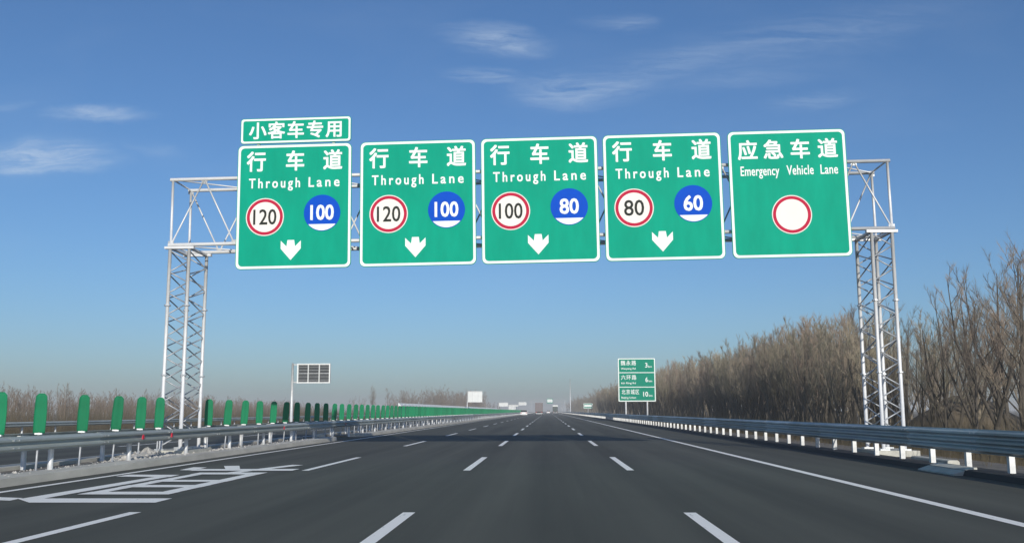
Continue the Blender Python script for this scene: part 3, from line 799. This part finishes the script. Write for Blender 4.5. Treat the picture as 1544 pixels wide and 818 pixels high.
def truck(x, y, box, label, w=2.5, hgt=3.9, ln=9.0, toph=0.0):
    c = empty('truck', (x, y, .01)); tag(c, label, 'truck')
    MB().box(-w / 2, w / 2, -ln / 2, ln / 2 - 2.3, 1.15, hgt).build('cargo_box', box, c)
    if toph: MB().box(-w / 2 - .02, w / 2 + .02, -ln / 2 - .02, ln / 2 - 2.3, hgt + .003, hgt + toph).build('pale_top', M_WALLW, c)
    MB().prism_x([(ln / 2 - 2.1, .55), (ln / 2 - 2.1, 2.75), (ln / 2 - .35, 2.8), (ln / 2, 1.7), (ln / 2, .55)], -w / 2 + .06, w / 2 - .06).build('cab', M_WALLW, c)
    MB().box(-.45, .45, -ln / 2 + .05, ln / 2 - .6, .75, 1.14).build('chassis', M_BLACK, c)
    MB().box(-w / 2 + .1, w / 2 - .1, -ln / 2 - .02, -ln / 2 + .1, .45, .62).build('under_run_bar', M_STEEL, c)
    for sx in (-1, 1):
        MB().box(sx * .9 - .22, sx * .9 + .22, -ln / 2 - .05, -ln / 2 + .02, .85, 1.02).build('tail_light', M_TAIL, c)
        for yy in (-ln / 2 + 1.2, -ln / 2 + 2.5, ln / 2 - 1.3): wheel(c, sx * (w / 2 - .2), yy, .5, .36)
    MB().box(-w / 2 + .02, -.02, -ln / 2 - .022, -ln / 2 - .002, 1.25, hgt - .12).build('rear_door', box, c)
    MB().box(.02, w / 2 - .02, -ln / 2 - .022, -ln / 2 - .002, 1.25, hgt - .12).build('rear_door', box, c)
car(-6.9, 282, M_CARW, 'white car in the left lane far ahead, nearest the median', 1.72, 1.9, 4.7)
truck(-2.95, 330, M_BOXP, 'dusty rose-grey box truck far ahead in the second lane', 2.6, 4.1)
truck(3.8, 500, M_BOXD, 'dark truck with pale top far ahead in the right-hand lane', 2.6, 3.6, 10, .7)
car(.3, 520, M_CARW, 'tiny white car far ahead between the two trucks', 1.7, 1.85, 4.6)

# ------------------------------------------------------------------ trees
def perp(d, r):
    v = Vector((r.uniform(-1, 1), r.uniform(-1, 1), r.uniform(-1, 1)))
    v = v - d * v.dot(d); return v.normalized()
def make_tree(seed, h, forks, n_limb, n_br, n_tw, twr=.011, low=False, spread=.40):
    r = random.Random(seed); tk = MB(); cw = MB()
    stems = []
    base = Vector((0, 0, -.25))
    R = .016 * h * (.9 if forks > 1 else 1.1)
    zf = h * r.uniform(.10, .2)
    if forks == 1:
        stems = [[base, Vector((r.uniform(-.1, .1), r.uniform(-.1, .1), h * .3)), Vector((r.uniform(-.25, .25), r.uniform(-.25, .25), h * .62)), Vector((r.uniform(-.5, .5), r.uniform(-.5, .5), h * .97))]]
        rad0 = [R, R * .8, R * .5, .012]
        tk.tube(stems[0], rad0, 3 if low else 7, False)
    else:
        top = Vector((r.uniform(-.1, .1), r.uniform(-.1, .1), zf)); tk.tube([base, top], [R * 1.25, R], 3 if low else 7, False)
        for k in range(forks):
            a = 2 * PI * (k + r.random() * .6) / forks; e = h * r.uniform(.10, .19)
            hh = h * r.uniform(.82, 1.0)
            pts = [top, top + Vector((math.cos(a) * e * .5, math.sin(a) * e * .5, hh * .22)), Vector((math.cos(a) * e, math.sin(a) * e, hh * .65)), Vector((math.cos(a) * e * 1.15 + r.uniform(-.3, .3), math.sin(a) * e * 1.15, hh))]
            stems.append(pts); tk.tube(pts, [R * .72, R * .55, R * .32, .012], 3 if low else 6, False)
    def at(pts, t):
        f_ = t * (len(pts) - 1); i = min(int(f_), len(pts) - 2); return pts[i].lerp(pts[i + 1], f_ - i), (pts[i + 1] - pts[i]).normalized()
    for pts in stems:
        for i in range(n_limb):
            t = .18 + .80 * (i + r.random() * .7) / n_limb
            p, d = at(pts, min(t, .99))
            side = perp(Vector((0, 0, 1)), r); side.z = 0
            ang = r.uniform(spread * .7, spread * 1.5)
            dr = (Vector((0, 0, 1)) * math.cos(ang) + side.normalized() * math.sin(ang)).normalized()
            ln = h * r.uniform(.20, .34) * (1.15 - .75 * t)
            mid = p + dr * ln * .5; end = p + dr * ln + Vector((0, 0, ln * .18))
            rr = max(.012, R * .30 * (1.1 - t))
            if low: cw.spike(p, end, rr)
            else: tk.tube([p, mid, end], [rr, rr * .7, .006], 4, False)
            br = [p, mid, end]
            for j in range(n_br):
                tb = r.uniform(.2, 1.0); q, dq = at(br, min(tb, .98))
                db = (dq * 1.0 + perp(dq, r) * r.uniform(.35, .8) + Vector((0, 0, .30))).normalized()
                lb = ln * r.uniform(.25, .5); qe = q + db * lb
                if low: cw.spike(q, qe, twr * 1.6)
                else: cw.tube([q, q + db * lb * .55 + Vector((0, 0, -.0)), qe + Vector((0, 0, lb * .08))], [twr * 1.5, twr, twr * .4], 3, False)
                for m in range(n_tw):
                    tt = r.uniform(.1, 1.0); s_ = q.lerp(qe, tt)
                    dt = (db + perp(db, r) * r.uniform(.3, .9) + Vector((0, 0, .35))).normalized()
                    cw.spike(s_, s_ + dt * lb * r.uniform(.45, 1.0), twr * .8)
    return tk, cw
twm = [M_TWIG, M_TWIG2, M_TWIG3]
protos = []
for k in range(8):
    tk, cw = make_tree(100 + k, 9.0, 1 if k % 4 == 3 else r_ if (r_ := 2 + k % 3) else 2, [15, 12, 10][k % 3] if k % 4 != 3 else 26, 6, 10, .0085)
    protos.append((tk.mesh('trunk', M_BARK, True), cw.mesh('crown', twm[k % 3])))
near_protos = []          # slender open trees for the ones close to the camera
M_BARKD = mat('dark_bark', (.095, .083, .068), .95, var=.45, scale=3.0, stretch=(3, 3, .6))
for k in range(5):
    tk, cw = make_tree(500 + k, 9.0, 1 + k % 3, (20, 11, 9)[k % 3], 6, 9, .0062, spread=.5)
    near_protos.append((tk.mesh('trunk', M_BARKD, True), cw.mesh('crown', twm[k % 3])))
lows = []
for k in range(5):
    tk, cw = make_tree(300 + k, 9.0, 2 + k % 2 if k % 3 else 1, 9 if k % 3 else 16, 5, 4, .02, True, .5)
    lows.append((tk, cw))
rt = random.Random(77)
def top_h(y, x):             # crown line read off the photograph: a dip beside the right tower, tall trees right of it
    q = y / x
    sl = float(np.interp(q, [1.8, 2.02, 2.2, 2.37, 2.55, 2.8, 3.07, 3.9, 5.3, 7.5, 14], [.385, .374, .352, .315, .27, .30, .345, .364, .38, .40, .42]))
    return (x * sl + 2.14) / 1.12
rows_x = [17.5, 20.8, 24.2]
spots = []
for ri, x0 in enumerate(rows_x):
    y = 33 + ri * 7.0 + rt.uniform(0, 2)
    while y < (330, 260, 200)[ri]:
        spots.append((x0 + rt.uniform(-.9, .9), y, ri)); y += rt.uniform(1.7, 2.7) * (1 + (y > 150) * .45 + (y < 2.75 * x0) * .55)
spots = sorted(spots, key=lambda s_: math.hypot(s_[0], s_[1]))[:298]
front_named = 0
for i, (x, y, ri) in enumerate(spots):
    k = rt.randrange(8)
    h = min(10.2, top_h(y, x)) * rt.uniform(.92, 1.05)
    t = empty('bare_tree', (x, y, -.75), (0, 0, rt.uniform(0, 6.28)))
    pr_ = near_protos[k % 5] if y < 3.0 * x else protos[k]
    if 85 < y < 140 and x < 22: x += 3.0; t.location.x = x
    link('trunk', pr_[0], t); link('crown', pr_[1], t)
    s_ = h / 9.0; t.scale = (s_ * rt.uniform(.85, 1.1), s_ * rt.uniform(.85, 1.1), s_)
    tag(t, 'leafless tree in the dense row behind the right guardrail', 'tree', 'bare trees along the right verge')
    if i < 4: t['label'] = ['leafless tree', 'second leafless tree', 'third leafless tree', 'fourth leafless tree'][i] + ' from the right picture edge, close behind the guardrail'
# one big leafless tree at the right edge
k = 1
t = empty('bare_tree', (18.6, 41.2, -.75), (0, 0, 1.1)); link('trunk', near_protos[1][0], t); link('crown', near_protos[1][1], t); t.scale = (1.1, 1.1, .97)
tag(t, 'tall spreading leafless tree at the right edge, highest of the row', 'tree', 'bare trees along the right verge')

def forest(name, label, items, m_):
    """One joined mesh of simple bare trees for a wood that reads as one mass."""
    V = []; T = []; off = 0
    data = []
    for tk, cw in lows:
        vs = np.array(tk.v + cw.v, dtype=np.float64); o2 = len(tk.v)
        tri = []
        for f in tk.f + [tuple(i + o2 for i in f_) for f_ in cw.f]:
            for q in range(1, len(f) - 1): tri.append((f[0], f[q], f[q + 1]))
        data.append((vs, np.array(tri, dtype=np.int64)))
    rr = random.Random(5)
    for (x, y, z, h) in items:
        vs, tri = data[rr.randrange(len(data))]; a = rr.uniform(0, 6.28); s_ = h / 9.0; w = s_ * rr.uniform(.9, 1.3)
        c, s = math.cos(a) * w, math.sin(a) * w
        V.append(np.stack([x + vs[:, 0] * c - vs[:, 1] * s, y + vs[:, 0] * s + vs[:, 1] * c, z + vs[:, 2] * s_], 1)); T.append(tri + off); off += len(vs)
    V = np.concatenate(V); T = np.concatenate(T)
    me = bpy.data.meshes.new(name); me.vertices.add(len(V)); me.vertices.foreach_set('co', V.astype(np.float32).ravel())
    me.loops.add(T.size); me.loops.foreach_set('vertex_index', T.astype(np.int32).ravel())
    me.polygons.add(len(T)); me.polygons.foreach_set('loop_start', np.arange(0, T.size, 3, dtype=np.int32))
    me.update(); me.validate(); me.materials.append(m_)
    o = link(name, me); tag(o, label, 'wood', kind='stuff'); return o
items = []
for _ in range(620):
    y = 40 + 760 * rt.random() ** 1.25; x = rt.uniform(23, 52)
    if y < 2.7 * x and rt.random() < .2: continue
    if x < 26 and y < 200: x += 6
    items.append((x, y, -.75, rt.uniform(8.2, 10.6)))
for _ in range(130): y = rt.uniform(300, 900); items.append((rt.uniform(17, 24), y, -.75, rt.uniform(8.5, 10.5)))
forest('wood', 'dense brown leafless wood behind the front row of trees at right', items, M_TWIG)
items = []
for _ in range(800):
    y = rt.uniform(60, 420); x = -rt.uniform(44, 80) - y * .12
    items.append((x, y, -.7, rt.uniform(3.6, 5.6)))
for _ in range(160):
    y = rt.uniform(330, 800); items.append((-rt.uniform(37, 70), y, -.7, rt.uniform(5.5, 8.5)))
for _ in range(70):
    y = rt.gauss(430, 40); items.append((-rt.uniform(37, 60), y, -.7, rt.uniform(8.5, 11)))
for _ in range(40):
    y = rt.gauss(560, 25); items.append((-rt.uniform(36, 50), y, -.7, rt.uniform(11, 13.5)))
forest('far_wood', 'hazy reddish brown line of young leafless trees beyond the opposite carriageway', items, M_TWIG2)
# one lone tree rising over the green row
for (px, hh, y) in ((562, 10.5, 330),):
    d = ray(px, 619); x = d.x / d.y * y
    t = empty('bare_tree', (x, y, -.7)); link('trunk', protos[6][0], t); link('crown', protos[6][1], t); t.scale = (hh / 9,) * 3
    tag(t, 'lone hazy leafless tree rising beyond the green median row at left', 'tree')

b = MB(); vs = [(0, 0, 3.3)]; fs = []; rm_ = random.Random(3)
for j in range(1, 9):
    for i in range(24):
        t_ = 2 * PI * i / 24; q = j / 8
        vs.append((7.5 * q * math.cos(t_) * rm_.uniform(.94, 1.06), 6.0 * q * math.sin(t_) * rm_.uniform(.94, 1.06), 3.3 * (.5 + .5 * math.cos(PI * q)) * rm_.uniform(.93, 1.05) - .1))
for i in range(24): fs.append((0, 1 + i, 1 + (i + 1) % 24))
for j in range(7):
    for i in range(24): a_ = 1 + j * 24; fs.append((a_ + i, a_ + 24 + i, a_ + 24 + (i + 1) % 24, a_ + (i + 1) % 24))
o = b.add(vs, fs).build('earth_mound', M_GROUND, None, True); o.location = (33, 78, -.75); o['kind'] = 'structure'
# dry weeds and shoots on both verges
def weeds(name, label, fn, n, hmin, hmax, w=.006):
    r = random.Random(9); b_ = MB()
    for _ in range(n):
        x, y, z = fn(r)
        for _k in range(r.randint(3, 6)):
            h = r.uniform(hmin, hmax); a = r.uniform(0, 6.28); l = r.uniform(.05, .4) * h
            p0 = (x + r.uniform(-.12, .12), y + r.uniform(-.12, .12), z - .05)
            b_.spike(p0, (p0[0] + l * math.cos(a), p0[1] + l * math.sin(a), z + h), w)
    o = b_.build(name, M_WEED); tag(o, label, 'weeds', kind='stuff')
def vz(x): return -.08 - max(0, x - 10.6) * .152 if x < 15 else -.75
def f1(r):
    x = r.uniform(10.5, 16.5); y = 14 + 190 * r.random() ** 1.7; return x, y, vz(x)
weeds('dry_weeds', 'dry yellowish weeds on the bank below the right trees', f1, 5200, .15, .75)
def f2(r):
    x = r.uniform(15.5, 23); y = 28 + 150 * r.random() ** 1.5; return x, y, -.75
weeds('undergrowth', 'thin upright brown shoots between the trunks of the right trees', f2, 2600, .8, 2.6, .010)
def f3(r):
    x = -r.uniform(34.5, 46); y = 40 + 240 * r.random() ** 1.4; return x, y, -.6
weeds('dry_weeds', 'dry brown shrubs beyond the opposite carriageway', f3, 6500, .6, 3.0, .014)

# ------------------------------------------------------------------ haze
hz = MB(); hz.box(-3300, 3300, -300, 4100, -1.8, 18.6)
ho = hz.build('haze', None) if False else None
me = bpy.data.meshes.new('haze'); me.from_pydata(hz.v, [], hz.f)
hm = bpy.data.materials.new('haze'); hm.use_nodes = True; t = hm.node_tree
for n in list(t.nodes): t.nodes.remove(n)
pv = t.nodes.new('ShaderNodeVolumePrincipled'); pv.inputs['Color'].default_value = (.92, .93, .92, 1)
pv.inputs['Density'].default_value = .0008; pv.inputs['Anisotropy'].default_value = 0.0
om = t.nodes.new('ShaderNodeOutputMaterial'); t.links.new(pv.outputs[0], om.inputs['Volume'])
me.materials.append(hm); ho = link('haze', me); tag(ho, 'pale winter haze over the whole road', 'haze', kind='stuff')
